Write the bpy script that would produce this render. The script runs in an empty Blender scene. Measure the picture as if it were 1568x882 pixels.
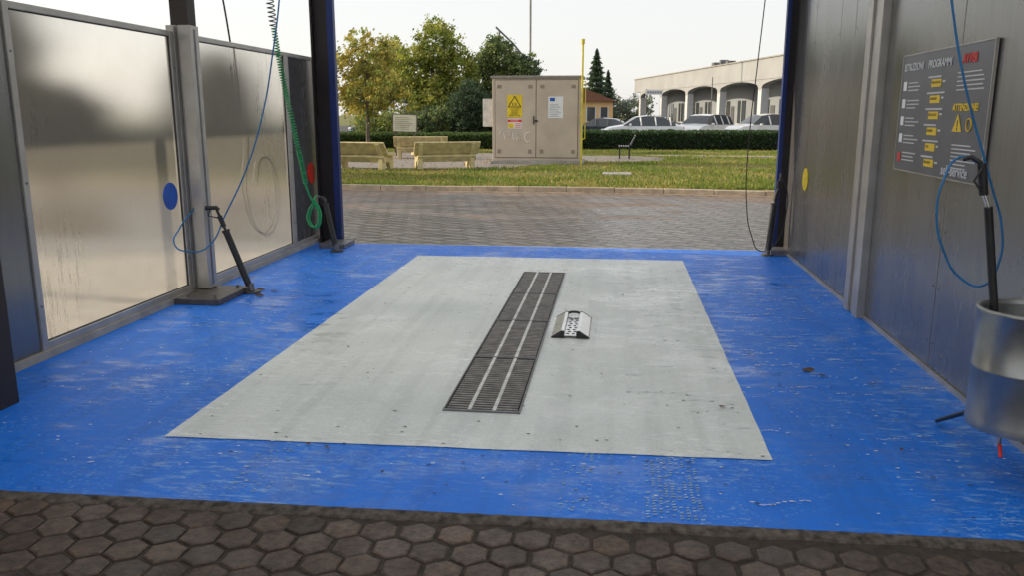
import bpy, math, random
from mathutils import Vector, Matrix, noise
random.seed(7)
S=bpy.context.scene
C=S.collection
# ------------------------------------------------------------ materials
def newmat(name):
    m=bpy.data.materials.new(name); m.use_nodes=True
    nt=m.node_tree; b=nt.nodes['Principled BSDF']
    return m,nt,b
def ramp(nt,src,stops):
    r=nt.nodes.new('ShaderNodeValToRGB'); e=r.color_ramp.elements
    while len(e)<len(stops): e.new(.5)
    for i,(p,c) in enumerate(stops):
        e[i].position=p; e[i].color=(c,c,c,1) if not isinstance(c,tuple) else (*c,1)
    nt.links.new(src,r.inputs[0]); return r.outputs[0]
def coords(nt,scale=(1,1,1),rot=(0,0,0)):
    g=nt.nodes.new('ShaderNodeNewGeometry')
    mp=nt.nodes.new('ShaderNodeMapping'); mp.inputs['Scale'].default_value=scale; mp.inputs['Rotation'].default_value=rot
    nt.links.new(g.outputs['Position'],mp.inputs[0]); return mp.outputs[0]
def noi(nt,vec,scale,detail=4,rough=.55):
    n=nt.nodes.new('ShaderNodeTexNoise'); n.inputs['Scale'].default_value=scale; n.inputs['Detail'].default_value=detail; n.inputs['Roughness'].default_value=rough
    nt.links.new(vec,n.inputs['Vector']); return n.outputs[0]
def mixc(nt,f,a,b,mode='MIX'):
    m=nt.nodes.new('ShaderNodeMix'); m.data_type='RGBA'; m.blend_type=mode
    for s,i in ((f,0),(a,6),(b,7)):
        if hasattr(s,'links'): nt.links.new(s,m.inputs[i])
        else: m.inputs[i].default_value=(*s,1) if isinstance(s,tuple) else s
    return m.outputs[2]
def math_(nt,op,a,b=0,clamp=False):
    m=nt.nodes.new('ShaderNodeMath'); m.operation=op; m.use_clamp=clamp
    for s,i in ((a,0),(b,1)):
        if hasattr(s,'links'): nt.links.new(s,m.inputs[i])
        else: m.inputs[i].default_value=s
    return m.outputs[0]
def bump(nt,b,h,strength=.3,dist=.01):
    n=nt.nodes.new('ShaderNodeBump'); n.inputs['Strength'].default_value=strength; n.inputs['Distance'].default_value=dist
    nt.links.new(h,n.inputs['Height']); nt.links.new(n.outputs[0],b.inputs['Normal']); return n
def simple(name,col,rough=.6,metal=0,var=.25,vs=6,bmp=0,trans=0):
    m,nt,b=newmat(name)
    v=coords(nt)
    n=noi(nt,v,vs,5)
    f=ramp(nt,n,[(.3,0.0),(.7,1.0)])
    c=mixc(nt,f,tuple(max(0,x*(1-var)) for x in col),tuple(min(1,x*(1+var*.6)) for x in col))
    nt.links.new(c,b.inputs['Base Color'])
    b.inputs['Roughness'].default_value=rough; b.inputs['Metallic'].default_value=metal
    if bmp:
        bump(nt,b,noi(nt,v,vs*12,3),bmp)
    return m
M={}
def floor_mat(name,ca,cb,puddle,stk,fcol,rlo,rhi,damp):
    m,nt,b=newmat(name)
    v=coords(nt); vst=coords(nt,(.8,2.2,1),(0,0,.12)); vty=coords(nt,(5,.22,1))
    big=noi(nt,v,1.1,6,.6); fine=noi(nt,v,55,4); st=noi(nt,vst,4,8,.7); ty=noi(nt,vty,1.8,5)
    c=mixc(nt,ramp(nt,big,[(.35,0.),(.65,1.)]),ca,cb)
    c=mixc(nt,math_(nt,'MULTIPLY',ramp(nt,ty,[(.48,0.),(.62,1.)]),.35),c,tuple(x*.74 for x in ca))
    dirt=ramp(nt,noi(nt,v,7,8,.75),[(.56,0.),(.72,1.)])
    c=mixc(nt,math_(nt,'MULTIPLY',dirt,.14),c,(.14,.13,.11))
    wn=math_(nt,'ADD',math_(nt,'MULTIPLY',big,.5),math_(nt,'MULTIPLY',st,.5))
    wetm=ramp(nt,wn,[(puddle-.04,0.),(puddle+.05,1.)])
    c=mixc(nt,math_(nt,'MULTIPLY',wetm,damp),c,tuple(x*.68 for x in ca))   # wet paint is darker
    foam=ramp(nt,noi(nt,coords(nt,(1.0,4.2,1),(0,0,.25)),8,10,.75),[(.54,0.),(.575,1.)])
    dots=ramp(nt,noi(nt,coords(nt,(1,1.6,1)),42,3,.6),[(.60,0.),(.64,1.)])
    mask=ramp(nt,noi(nt,v,.75,5,.65),[(.47,0.),(.58,1.)])
    mask2=ramp(nt,noi(nt,coords(nt,(1,1,1),(0,0,1)),.9,4,.6),[(.43,0.),(.58,1.)])
    fm=math_(nt,'MAXIMUM',math_(nt,'MULTIPLY',math_(nt,'MULTIPLY',foam,mask),stk),math_(nt,'MULTIPLY',math_(nt,'MULTIPLY',dots,mask2),stk*.9))
    c=mixc(nt,fm,c,fcol)
    sp=ramp(nt,noi(nt,v,150,2),[(.35,.88),(.65,1.06)])
    c=mixc(nt,1.0,c,sp,'MULTIPLY')
    nt.links.new(c,b.inputs['Base Color'])
    nt.links.new(ramp(nt,wetm,[(0.,rhi),(1.,rlo)]),b.inputs['Roughness']); b.inputs['Specular IOR Level'].default_value=.38
    h=math_(nt,'ADD',math_(nt,'MULTIPLY',fine,.45),math_(nt,'MULTIPLY',noi(nt,vst,9,5,.6),1.0))
    bump(nt,b,h,.32,.006)
    return m
M['blue']=floor_mat('blue_epoxy_paint',(.002,.16,.74),(.004,.20,.86),.535,.5,(.35,.58,.85),.19,.55,.35)
M['white']=floor_mat('white_floor_paint',(.64,.685,.68),(.76,.80,.79),.525,.65,(.90,.94,.94),.22,.55,.26)
def paver_mat():
    m,nt,b=newmat('wet_street_pavers')
    v=coords(nt,(1,1,1),(0,0,math.radians(32)))
    br=nt.nodes.new('ShaderNodeTexBrick'); br.inputs['Scale'].default_value=1
    br.inputs['Brick Width'].default_value=.40; br.inputs['Row Height'].default_value=.20; br.inputs['Mortar Size'].default_value=.026
    br.inputs['Mortar Smooth'].default_value=.3
    br.inputs['Color1'].default_value=(.19,.155,.14,1); br.inputs['Color2'].default_value=(.08,.07,.065,1); br.inputs['Mortar'].default_value=(.010,.009,.008,1)
    nt.links.new(v,br.inputs['Vector'])
    big=noi(nt,coords(nt,(.5,1.2,1)),.6,6,.65)
    g=nt.nodes.new('ShaderNodeNewGeometry'); sx=nt.nodes.new('ShaderNodeSeparateXYZ'); nt.links.new(g.outputs['Position'],sx.inputs[0])
    far=math_(nt,'ADD',math_(nt,'MULTIPLY',sx.outputs[1],.045),math_(nt,'SUBTRACT',big,1.12))
    dry=ramp(nt,far,[(.0,0.),(.12,1.)])
    c=mixc(nt,dry,mixc(nt,.35,br.outputs[0],(.02,.019,.02)),mixc(nt,.45,br.outputs[0],(.33,.245,.175)))
    nt.links.new(c,b.inputs['Base Color'])
    nt.links.new(ramp(nt,dry,[(.0,.17),(1.,.7)]),b.inputs['Roughness'])
    b.inputs['Specular IOR Level'].default_value=.42
    h=math_(nt,'ADD',math_(nt,'MULTIPLY',br.outputs['Fac'],-1.8),math_(nt,'MULTIPLY',noi(nt,coords(nt),5,5),1.6))
    bump(nt,b,h,1.0,.025)
    return m
M['street']=paver_mat()
def hex_mat():
    m,nt,b=newmat('hexagonal_paver_concrete')
    v=coords(nt); n=noi(nt,v,30,8,.75); g=noi(nt,v,2.2,4); s2=noi(nt,v,9,5,.7)
    at=nt.nodes.new('ShaderNodeAttribute'); at.attribute_name='Col'
    c=mixc(nt,ramp(nt,n,[(.38,0.),(.70,1.)]),(.036,.024,.018),(.15,.098,.072))
    c=mixc(nt,math_(nt,'MULTIPLY',ramp(nt,s2,[(.45,0.),(.62,1.)]),.55),c,(.035,.026,.02))
    c=mixc(nt,1.0,c,at.outputs[0],'MULTIPLY')
    nt.links.new(c,b.inputs['Base Color'])
    nt.links.new(ramp(nt,g,[(.4,.3),(.6,.65)]),b.inputs['Roughness'])
    bump(nt,b,math_(nt,'ADD',n,s2),.9,.007); return m
M['hex']=hex_mat()
def grass_mat():
    m,nt,b=newmat('grass_ground'); v=coords(nt)
    a=noi(nt,v,.8,6,.7); f=noi(nt,v,20,5,.7)
    c=mixc(nt,ramp(nt,a,[(.38,0.),(.62,1.)]),(.12,.15,.02),(.27,.22,.06))
    c=mixc(nt,ramp(nt,f,[(.4,0.),(.7,1.)]),c,(.07,.09,.015))
    nt.links.new(c,b.inputs['Base Color']); b.inputs['Roughness'].default_value=.9
    bump(nt,b,f,.8,.04); return m
M['grass']=grass_mat()
def vcol(name,rough=.7,trans=.0,nv=.3):
    m,nt,b=newmat(name)
    at=nt.nodes.new('ShaderNodeAttribute'); at.attribute_name='Col'
    nt.links.new(at.outputs[0],b.inputs['Base Color']); b.inputs['Roughness'].default_value=rough
    if trans:
        t=nt.nodes.new('ShaderNodeBsdfTranslucent'); nt.links.new(at.outputs[0],t.inputs[0])
        mx=nt.nodes.new('ShaderNodeMixShader'); mx.inputs[0].default_value=trans
        nt.links.new(b.outputs[0],mx.inputs[1]); nt.links.new(t.outputs[0],mx.inputs[2])
        nt.links.new(mx.outputs[0],nt.nodes['Material Output'].inputs[0])
    return m
M['leaf']=vcol('leaf_foliage',.6,.4)
M['blade']=vcol('grass_blades',.7,.3)
M['bark']=simple('tree_bark',(.13,.10,.08),.9,0,.4,8,.5)
M['gravel']=simple('gravel',(.30,.27,.24),.95,0,.6,40,.9)
M['asphalt']=simple('asphalt',(.055,.055,.056),.85,0,.3,3,.3)
M['kerb']=simple('kerb_concrete',(.50,.41,.30),.85,0,.35,5,.3)
M['conc']=simple('bench_concrete',(.60,.51,.27),.85,0,.3,5,.3)
M['concg']=simple('grey_concrete',(.36,.34,.31),.85,0,.3,5,.3)
M['mortar']=simple('mortar_edge',(.12,.10,.085),.9,0,.8,25,.8)
M['alu']=simple('aluminium_frame',(.46,.44,.41),.42,.55,.15,5)
M['stain']=simple('stainless_steel',(.70,.70,.69),.25,.9,.12,8)
M['plate']=simple('dull_base_plate',(.11,.10,.095),.5,.4,.4,14)
M['drumm']=simple('brushed_drum_steel',(.34,.35,.35),.36,.85,.25,6)
M['dark']=simple('dark_steel',(.17,.17,.18),.45,.4,.35,15)
M['pit']=simple('drain_pit',(.012,.012,.013),.8)
M['black']=simple('black_rubber',(.018,.018,.02),.45,0,.2)
M['column']=simple('dark_blue_column_paint',(.006,.025,.15),.45,0,.15,4)
M['brown']=simple('dark_brown_column_paint',(.025,.018,.018),.55,0,.2,4)
M['bhose']=simple('blue_hose',(.02,.17,.40),.4)
M['ghose']=simple('green_coil_hose',(.01,.33,.10),.4)
M['bluedisc']=simple('blue_sticker',(.01,.10,.50),.4)
M['red']=simple('red_sticker',(.75,.03,.02),.4)
M['yellow']=simple('yellow_sticker',(.85,.62,.02),.4)
M['yellowp']=simple('yellow_pipe_paint',(.70,.58,.05),.5)
M['cab']=simple('cabinet_beige_paint',(.56,.47,.38),.55,0,.16,1.3)
M['cabd']=simple('cabinet_gap',(.08,.07,.06),.7)
M['paper']=simple('white_paper',(.80,.81,.82),.6,0,.06)
M['wpaint']=simple('white_paint',(.66,.67,.68),.5,0,.08)
M['ink']=simple('black_ink',(.02,.02,.02),.6)
M['wall']=simple('building_render',(.38,.39,.39),.85,0,.12,.6)
M['wall2']=simple('building_wall_recess',(.30,.33,.36),.85,0,.1,.6)
M['glassd']=simple('dark_window_glass',(.06,.07,.08),.05,0,.1)
M['house']=simple('house_sunlit_beige',(.80,.52,.24),.85,0,.1,.8)  # beige walls; warm sunlit orange put into the base colour
M['tile']=simple('roof_tiles',(.22,.10,.06),.85,0,.3,5,.5)
def panel_mat():
    m,nt,b=newmat('frosted_wet_plexiglass')
    nt.nodes.remove(b); out=nt.nodes['Material Output']
    v=coords(nt); vd=coords(nt,(8,8,.45)); vb=coords(nt,(1,.8,.9))
    drip=noi(nt,vd,4,5,.7); cl=noi(nt,vb,1.2,6,.6)
    loc=ramp(nt,noi(nt,coords(nt,(1,1,.7)),1.0,2),[(.50,0.),(.62,1.)])
    dm=math_(nt,'MULTIPLY',ramp(nt,drip,[(.54,0.),(.60,1.)]),loc)
    rr=nt.nodes.new('ShaderNodeBsdfRefraction'); rr.inputs['IOR'].default_value=1.08
    tint=mixc(nt,ramp(nt,cl,[(.38,0.),(.62,1.)]),(.90,.88,.84),(1.0,.985,.95))
    tint=mixc(nt,math_(nt,'MULTIPLY',dm,.55),tint,(.35,.35,.35))
    nt.links.new(tint,rr.inputs[0])
    nt.links.new(math_(nt,'SUBTRACT',.36,math_(nt,'MULTIPLY',dm,.26)),rr.inputs['Roughness'])
    tl=nt.nodes.new('ShaderNodeBsdfTranslucent'); tl.inputs[0].default_value=(.84,.80,.73,1)
    df=nt.nodes.new('ShaderNodeBsdfDiffuse'); df.inputs[0].default_value=(.45,.44,.42,1)
    gl=nt.nodes.new('ShaderNodeBsdfGlossy'); gl.inputs['Roughness'].default_value=.10; gl.inputs[0].default_value=(.8,.8,.8,1)
    m1=nt.nodes.new('ShaderNodeMixShader'); m1.inputs[0].default_value=.12
    nt.links.new(rr.outputs[0],m1.inputs[1]); nt.links.new(tl.outputs[0],m1.inputs[2])
    m2=nt.nodes.new('ShaderNodeMixShader'); m2.inputs[0].default_value=.10
    nt.links.new(m1.outputs[0],m2.inputs[1]); nt.links.new(df.outputs[0],m2.inputs[2])
    fr=nt.nodes.new('ShaderNodeFresnel'); fr.inputs[0].default_value=1.15
    m3=nt.nodes.new('ShaderNodeMixShader'); nt.links.new(fr.outputs[0],m3.inputs[0])
    nt.links.new(m2.outputs[0],m3.inputs[1]); nt.links.new(gl.outputs[0],m3.inputs[2])
    nt.links.new(m3.outputs[0],out.inputs[0])
    bp=nt.nodes.new('ShaderNodeBump'); bp.inputs['Strength'].default_value=.16; bp.inputs['Distance'].default_value=.01
    nt.links.new(noi(nt,v,75,3),bp.inputs['Height'])
    nt.links.new(bp.outputs[0],rr.inputs['Normal'])
    return m
M['plexi']=panel_mat()
def metalwall():
    m,nt,b=newmat('brushed_aluminium_sheet')
    v=coords(nt,(1,1,.25)); n=noi(nt,v,1.2,5,.6); d=noi(nt,coords(nt,(12,12,.4)),3,5,.7)
    c=mixc(nt,ramp(nt,n,[(.35,0.),(.65,1.)]),(.19,.19,.195),(.28,.275,.27))
    c=mixc(nt,math_(nt,'MULTIPLY',ramp(nt,d,[(.5,0.),(.7,1.)]),.3),c,(.15,.145,.14))
    nt.links.new(c,b.inputs['Base Color']); b.inputs['Metallic'].default_value=.7
    nt.links.new(ramp(nt,n,[(.35,.18),(.65,.34)]),b.inputs['Roughness'])
    bump(nt,b,n,.15,.03); return m
M['metal']=metalwall()
def roofmat():
    m,nt,b=newmat('diffusing_roof'); nt.nodes.remove(b)  # translucency invented so soft sky light reaches the bay floor
    tl=nt.nodes.new('ShaderNodeBsdfTranslucent'); tl.inputs[0].default_value=(.88,.90,.91,1)
    df=nt.nodes.new('ShaderNodeBsdfDiffuse'); df.inputs[0].default_value=(.8,.8,.8,1)
    mx=nt.nodes.new('ShaderNodeMixShader'); mx.inputs[0].default_value=.2
    nt.links.new(tl.outputs[0],mx.inputs[1]); nt.links.new(df.outputs[0],mx.inputs[2]); nt.links.new(mx.outputs[0],nt.nodes['Material Output'].inputs[0]); return m
M['roofp']=roofmat()
def paint(name,col,rough=.25):
    m,nt,b=newmat(name); b.inputs['Base Color'].default_value=(*col,1); b.inputs['Roughness'].default_value=rough
    b.inputs['Coat Weight'].default_value=.6; return m
# ------------------------------------------------------------ geometry helpers
def grp(name,loc):
    e=bpy.data.objects.new(name,None); e.location=loc; e.empty_display_size=.2; C.objects.link(e); return e
def link(o,parent=None):
    C.objects.link(o)
    if parent:
        o.parent=parent; o.matrix_parent_inverse=Matrix.Translation(parent.location).inverted()
    return o
def mesh(name,vs,fs,mats,parent=None,mi=None,smooth=False,cols=None,bevel=0):
    me=bpy.data.meshes.new(name); me.from_pydata(vs,[],fs)
    if not isinstance(mats,(list,tuple)): mats=[mats]
    for m in mats: me.materials.append(m)
    if mi: me.polygons.foreach_set('material_index',mi)
    if smooth: me.polygons.foreach_set('use_smooth',[True]*len(me.polygons))
    if cols is not None:
        a=me.color_attributes.new('Col','FLOAT_COLOR','CORNER'); buf=[]
        for p,c in zip(me.polygons,cols): buf+= [c[0],c[1],c[2],1.0]*p.loop_total
        a.data.foreach_set('color',buf)
    me.update()
    o=bpy.data.objects.new(name,me); link(o,parent)
    if bevel:
        bv=o.modifiers.new('b','BEVEL'); bv.width=bevel; bv.segments=2; bv.limit_method='ANGLE'
    return o
BF=[(0,3,2,1),(4,5,6,7),(0,1,5,4),(1,2,6,5),(2,3,7,6),(3,0,4,7)]
def boxv(x0,x1,y0,y1,z0,z1): return [(x0,y0,z0),(x1,y0,z0),(x1,y1,z0),(x0,y1,z0),(x0,y0,z1),(x1,y0,z1),(x1,y1,z1),(x0,y1,z1)]
def box(name,x0,x1,y0,y1,z0,z1,m,parent=None,bevel=0): return mesh(name,boxv(x0,x1,y0,y1,z0,z1),BF,m,parent,bevel=bevel)
def boxes(name,lst,m,parent=None,bevel=0):
    vs=[];fs=[]
    for b in lst:
        k=len(vs); vs+=boxv(*b); fs+=[tuple(k+i for i in f) for f in BF]
    return mesh(name,vs,fs,m,parent,bevel=bevel)
def tube(name,pts,r,m,parent=None,n=14,radii=None,smooth_curve=False):
    cu=bpy.data.curves.new(name,'CURVE'); cu.dimensions='3D'
    if smooth_curve:
        sp=cu.splines.new('BEZIER'); sp.bezier_points.add(len(pts)-1)
        for i,p in enumerate(pts):
            b=sp.bezier_points[i]; b.co=p; b.handle_left_type=b.handle_right_type='AUTO'
        sp.resolution_u=10
    else:
        sp=cu.splines.new('POLY'); sp.points.add(len(pts)-1)
        for i,p in enumerate(pts):
            sp.points[i].co=(*p,1)
            if radii: sp.points[i].radius=radii[i]/r
    cu.bevel_depth=r; cu.bevel_resolution=3; cu.use_fill_caps=True; cu.materials.append(m)
    o=bpy.data.objects.new(name,cu); link(o,parent); return o
def prism(name,poly,axis,a,b,m,parent=None,bevel=0):
    vs=[]
    for c in (a,b):
        for p in poly:
            vs.append({'X':(c,p[0],p[1]),'Y':(p[0],c,p[1]),'Z':(p[0],p[1],c)}[axis])
    n=len(poly); fs=[tuple(range(n))[::-1],tuple(range(n,2*n))]+[(i,(i+1)%n,n+(i+1)%n,n+i) for i in range(n)]
    o=mesh(name,vs,fs,m,parent,bevel=bevel)
    import bmesh
    bm=bmesh.new(); bm.from_mesh(o.data); bmesh.ops.recalc_face_normals(bm,faces=bm.faces); bm.to_mesh(o.data); bm.free(); return o
def sheet(name,poly,z,m,parent=None): return mesh(name,[(x,y,z) for x,y in poly],[tuple(range(len(poly)))],m,parent)
def text(name,s,size,loc,rot,m,parent=None,align='LEFT',ext=.0008,sx=1,bold=0):
    cu=bpy.data.curves.new(name,'FONT'); cu.body=s; cu.size=size; cu.align_x=align; cu.extrude=ext; cu.offset=bold
    cu.materials.append(m); o=bpy.data.objects.new(name,cu); o.rotation_euler=rot; o.location=loc; o.scale=(sx,1,1); link(o,parent); return o
def disc(name,c,r,axis,d,m,parent=None,n=40,sy=1):
    poly=[(c[0]+r*math.cos(i*2*math.pi/n),c[1]+r*sy*math.sin(i*2*math.pi/n)) for i in range(n)]
    return prism(name,poly,axis,d[0],d[1],m,parent)

# ------------------------------------------------------------ ground
sheet('ground',[(-700,-700),(700,-700),(700,900),(-700,900)],-.06,M['grass'])
sheet('paved_street',[(-40,-14),(26,-14),(26,17),(-40,17.6)],-.004,M['street'])
sheet('asphalt_road',[(-80,39.2),(60,39.2),(60,52),(30,110),(-80,110)],.07,M['asphalt'])
hv=[];hf=[];hc=[]
W=.15;R=W/math.sqrt(3)
def hexstone(cx,cy):
    z=.006+random.uniform(-.003,.003); tx=random.uniform(-.014,.014); ty=random.uniform(-.014,.014)
    k=len(hv)
    jit=[random.uniform(-.007,.002) for _ in range(6)]
    for rr,zz in ((R-.005,-.012),(R-.007,z-.004),(R-.014,z)):
        for i in range(6):
            a=math.radians(30+60*i); q=rr+jit[i]; x=q*math.cos(a);y=q*math.sin(a)
            hv.append((cx+x,cy+y,zz+(tx*x+ty*y if zz>0 else 0)))
    for l in (0,1):
        for i in range(6): hf.append((k+l*6+i,k+l*6+(i+1)%6,k+l*6+6+(i+1)%6,k+l*6+6+i))
    hf.append(tuple(k+12+i for i in range(6)))
    c=random.uniform(.6,1.4); w=random.uniform(-.06,.08)
    hc.extend([(c*(1+w),c,c*(1-w))]*13)
for j in range(22):
    for i in range(62):
        cx=-5+i*W+(j%2)*W/2; cy=.40+j*W*.866
        lim=2.98+.021*(cx+2.586)-.05
        if cy+R<lim+.05: hexstone(cx+random.uniform(-.003,.003),cy+random.uniform(-.003,.003))
mesh('hexagonal_paving',hv,hf,M['hex'],cols=hc)
sheet('paving_joint_sand',[(-5.2,.3),(4.4,.3),(4.4,3.1),(-5.2,3.0)],-.001,simple('joint_sand',(.05,.038,.03),.9,0,.6,25,.5))
g=grp('wash_bay_floor',(0,6,0))
def fy(x): return 2.98+.021*(x+2.586)
vs=[(-3.9,fy(-3.9),.012),(2.2,fy(2.2),.012),(2.2,9.93,.012),(-3.9,9.88,.012)]
mesh('blue_floor_paint',vs,[(0,1,2,3)],M['blue'],g)
ev=[];ef=[];n=300
for i in range(n+1):
    x=-3.9+6.1*i/n; y=fy(x)
    d=.05+.018*noise.noise(Vector((x*6,0,0)))+.012*noise.noise(Vector((x*30,3,0)))
    h=.010+.004*noise.noise(Vector((x*12,9,0)))
    k=.006*noise.noise(Vector((x*18,5,0)))
    ev+= [(x,y+.006+k,.0135),(x,y-.012,.013+h*.2),(x,y-d,h*.7),(x,y-d-.012,-.01)]
for i in range(n):
    for l in range(3): ef.append((i*4+l+1,i*4+4+l+1,i*4+4+l,i*4+l))
mesh('mortar_edge_strip',ev,ef,M['mortar'],g,smooth=True)
sheet('rear_threshold',[(-3.9,9.884),(2.2,9.934),(2.2,9.98),(-3.9,9.93)],.010,M['concg'],g)
def wob(p,q,n=40,a=.006):
    o=[]
    for i in range(n):
        t=i/n; x=p[0]+(q[0]-p[0])*t; y=p[1]+(q[1]-p[1])*t
        k=noise.noise(Vector((x*5,y*5,1)))*a; o.append((x+k,y+k))
    return o
cor=[(-2.209,3.637),(.766,3.714),(.764,9.10),(-2.212,9.078)]
wp=[]
for i in range(4): wp+=wob(cor[i],cor[(i+1)%4])
sheet('white_floor_marking',wp,.016,M['white'],g)
tv=[];tf=[]
random.seed(21)
def tread(x0,x1,y0,y1,skew=0,p=.75):
    y=y0
    while y<y1:
        x=x0
        while x<x1:
            if random.random()<p:
                k=len(tv); o=skew*(y-y0); s=random.uniform(.6,1)
                tv.extend([(x+o,y,.0146),(x+.018*s+o,y+.004,.0146),(x+.018*s+o,y+.016,.0146),(x+o,y+.011,.0146)]); tf.append((k,k+1,k+2,k+3))
            x+=.027
        y+=.024
tread(.16,.40,3.08,3.69,.02,.62); tread(-.20,-.07,3.10,3.68,.02,.22); tread(-1.62,-1.45,3.1,3.66,-.1,.2)
mesh('tyre_tread_prints',tv,tf,simple('wet_tread_residue',(.24,.42,.70),.5,0,.5,30),g)
random.seed(8)
# ------------------------------------------------------------ drain grate
g=grp('floor_drain_grate',(-.69,6.2,.02))
gx0,gx1=-.89,-.482
box('pit',gx0,gx1,4.17,8.19,.0175,.0195,M['pit'],g)
fr=[(gx0-.008,gx0,4.160,8.198,.017,.025),(gx1,gx1+.008,4.160,8.198,.017,.025)]
lst=[];ligh=[]
for s in range(4):
    y0=4.17+s*1.005; y1=y0+1.0
    fr+=[(gx0,gx1,y0-.008,y0+.01,.020,.025)]
    cw=(gx1-gx0)/3
    for c in range(3):
        x0=gx0+c*cw; x1=x0+cw
        k=25
        for i in range(k):
            yy=y0+.03+(y1-y0-.05)*i/k
            lst.append((x0+.010,x1-.010,yy,yy+.017,.0195,.0242))
        if c: ligh.append((x0-.010,x0+.010,y0+.012,y1-.01,.0196,.0252))
fr+=[(gx0,gx1,8.185,8.198,.020,.025)]
M['slat']=simple('worn_grate_steel',(.25,.235,.225),.5,.3,.45,18)
M['gbar']=simple('worn_grate_bar',(.62,.63,.62),.5,.2,.3,18)
boxes('frame',fr,M['dark'],g); boxes('slats',lst,M['slat'],g); boxes('bars',ligh,M['gbar'],g)
# ------------------------------------------------------------ underbody washer
g=grp('underbody_washer',(-.29,6.0,.016))
y0,y1=5.72,6.32
for nm,xa,xb,s in (('side_rail_1',-.43,-.335,1),('side_rail_2',-.245,-.15,-1)):
    if s>0: poly=[(xa,.018),(xb,.018),(xb,.066),(xb-.02,.070),(xa+.01,.028)]
    else: poly=[(xa,.018),(xb,.018),(xb-.01,.028),(xa+.02,.070),(xa,.066)]
    prism(nm,poly,'Y',y0+.02,y1,M['stain'],g,bevel=.003)
    cxm=(xa+xb)/2
    prism(nm+'_end_cap',[(cxm+(p[0]-cxm)*1.04,.017+(p[1]-.017)*1.04) for p in poly],'Y',y0-.002,y0+.018,M['black'],g,bevel=.003)
    prism(nm+'_rear_cap',[(cxm+(p[0]-cxm)*1.04,.017+(p[1]-.017)*1.04) for p in poly],'Y',y1+.002,y1+.02,M['black'],g,bevel=.003)
box('perforated_plate',-.333,-.247,y0+.01,y1-.01,.030,.036,M['stain'],g)
for i in range(9):
    for k in range(2):
        disc('hole',(-.311+.042*k+(.01 if i%2 else 0),y0+.06+i*.057),.012,'Z',(.0362,.0375),M['pit'],g,n=12)
tube('rear_crossbar',[(-.34,y1+.01,.056),(-.31,y1+.012,.066),(-.27,y1+.012,.066),(-.24,y1+.01,.056)],.010,M['black'],g)
# ------------------------------------------------------------ left wall
def frame(nm,y0,y1,z0,z1,x,m,mf,glass=True):
    g=grp(nm,(x,(y0+y1)/2,0)); w=.055
    boxes('frame',[(x-.025,x+.025,y0,y0+w,z0,z1),(x-.025,x+.025,y1-w,y1,z0,z1),(x-.023,x+.023,y0+w,y1-w,z0,z0+w),(x-.023,x+.023,y0+w,y1-w,z1-w*.8,z1)],mf,g,bevel=.004)
    if glass: mesh('pane',[(x,y0+w,z0+w),(x,y1-w,z0+w),(x,y1-w,z1-w*.8),(x,y0+w,z1-w*.8)],[(0,1,2,3)],m,g)
    else: box('sheet',x-.012,x+.012,y0+w,y1-w,z0+w,z1-w*.8,m,g)
    q=.008
    boxes('gasket',[(x+.0,x+.012,y0+w,y0+w+q,z0+w,z1-w*.8),(x,x+.012,y1-w-q,y1-w,z0+w,z1-w*.8),(x,x+.0115,y0+w+q,y1-w-q,z0+w,z0+w+q),(x,x+.0115,y0+w+q,y1-w-q,z1-w*.8-q,z1-w*.8)],M['black'],g)
    for i,(yy,zz) in enumerate(((y0+.028,z0+.3),(y0+.028,(z0+z1)/2),(y0+.028,z1-.3),(y1-.028,z0+.3),(y1-.028,(z0+z1)/2),(y1-.028,z1-.3))):
        disc('screw_%d'%i,(yy,zz),.008,'X',(x+.0255,x+.028),M['dark'],g,n=10)
    return g
XL=-3.73
p=frame('partition_panel',4.80,6.78,.06,2.28,XL,M['plexi'],M['alu'])
disc('blue_sticker',(6.56,.92),.115,'X',(XL+.002,XL+.006),M['bluedisc'],p)
p=frame('partition_panel',6.99,9.20,.06,2.28,XL,M['plexi'],M['alu'])
p=frame('partition_panel',9.204,10.12,.06,2.28,XL,M['metal'],M['alu'],False)
disc('red_sticker',(9.84,.89),.13,'X',(XL+.014,XL+.018),M['red'],p)
g=grp('side_cladding_and_sun_block',(XL,4.3,0))
boxes('sheet',[(XL-.02,XL+.01,3.904,4.798,.05,2.9),(XL-.02,XL+.01,.8,3.9,.0,2.9)],M['metal'],g)  # second box: added unseen wall that blocks sun at the front left
g=grp('partition_base_rail',(XL,7,0)); box('rail',XL-.04,XL+.045,3.9,10.1,.0,.062,M['concg'],g)
g=grp('partition_post',(-3.66,6.9,0))
boxes('profile',[(-3.77,-3.70,6.783,6.985,.07,2.33),(-3.70,-3.672,6.83,6.93,.07,2.325),(-3.672,-3.565,6.80,6.95,.07,2.33)],M['alu'],g,bevel=.004)
boxes('groove',[(-3.564,-3.5625,6.86,6.89,.1,2.3)],M['dark'],g)
boxes('roof_column',[(-3.84,-3.68,7.0,7.14,2.29,3.7)],M['brown'],g)
boxes('base_plate',[(-3.68,-3.28,6.40,7.0,.012,.065)],M['plate'],g,bevel=.006)
for i,(bx,by) in enumerate(((-3.36,6.48),(-3.36,6.92),(-3.60,6.48))): tube('bolt_%d'%i,[(bx,by,.06),(bx,by,.09)],.014,M['dark'],g)
g=grp('steel_column',(-3.5,10.0,0))
boxes('web',[(-3.66,-3.46,9.96,9.975,.0,3.7),(-3.66,-3.64,9.88,10.06,.0,3.7)],M['brown'],g)
boxes('flange',[(-3.458,-3.38,9.90,9.98,.0,3.7)],M['column'],g)
boxes('base_plate',[(-3.52,-3.20,9.45,9.84,.012,.07)],M['dark'],g,bevel=.006)
boxes('base_bracket',[(-3.345,-3.26,9.9,10.05,.012,.07)],M['concg'],g,bevel=.006)
g=grp('steel_column',(-3.4,3.9,0))
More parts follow.
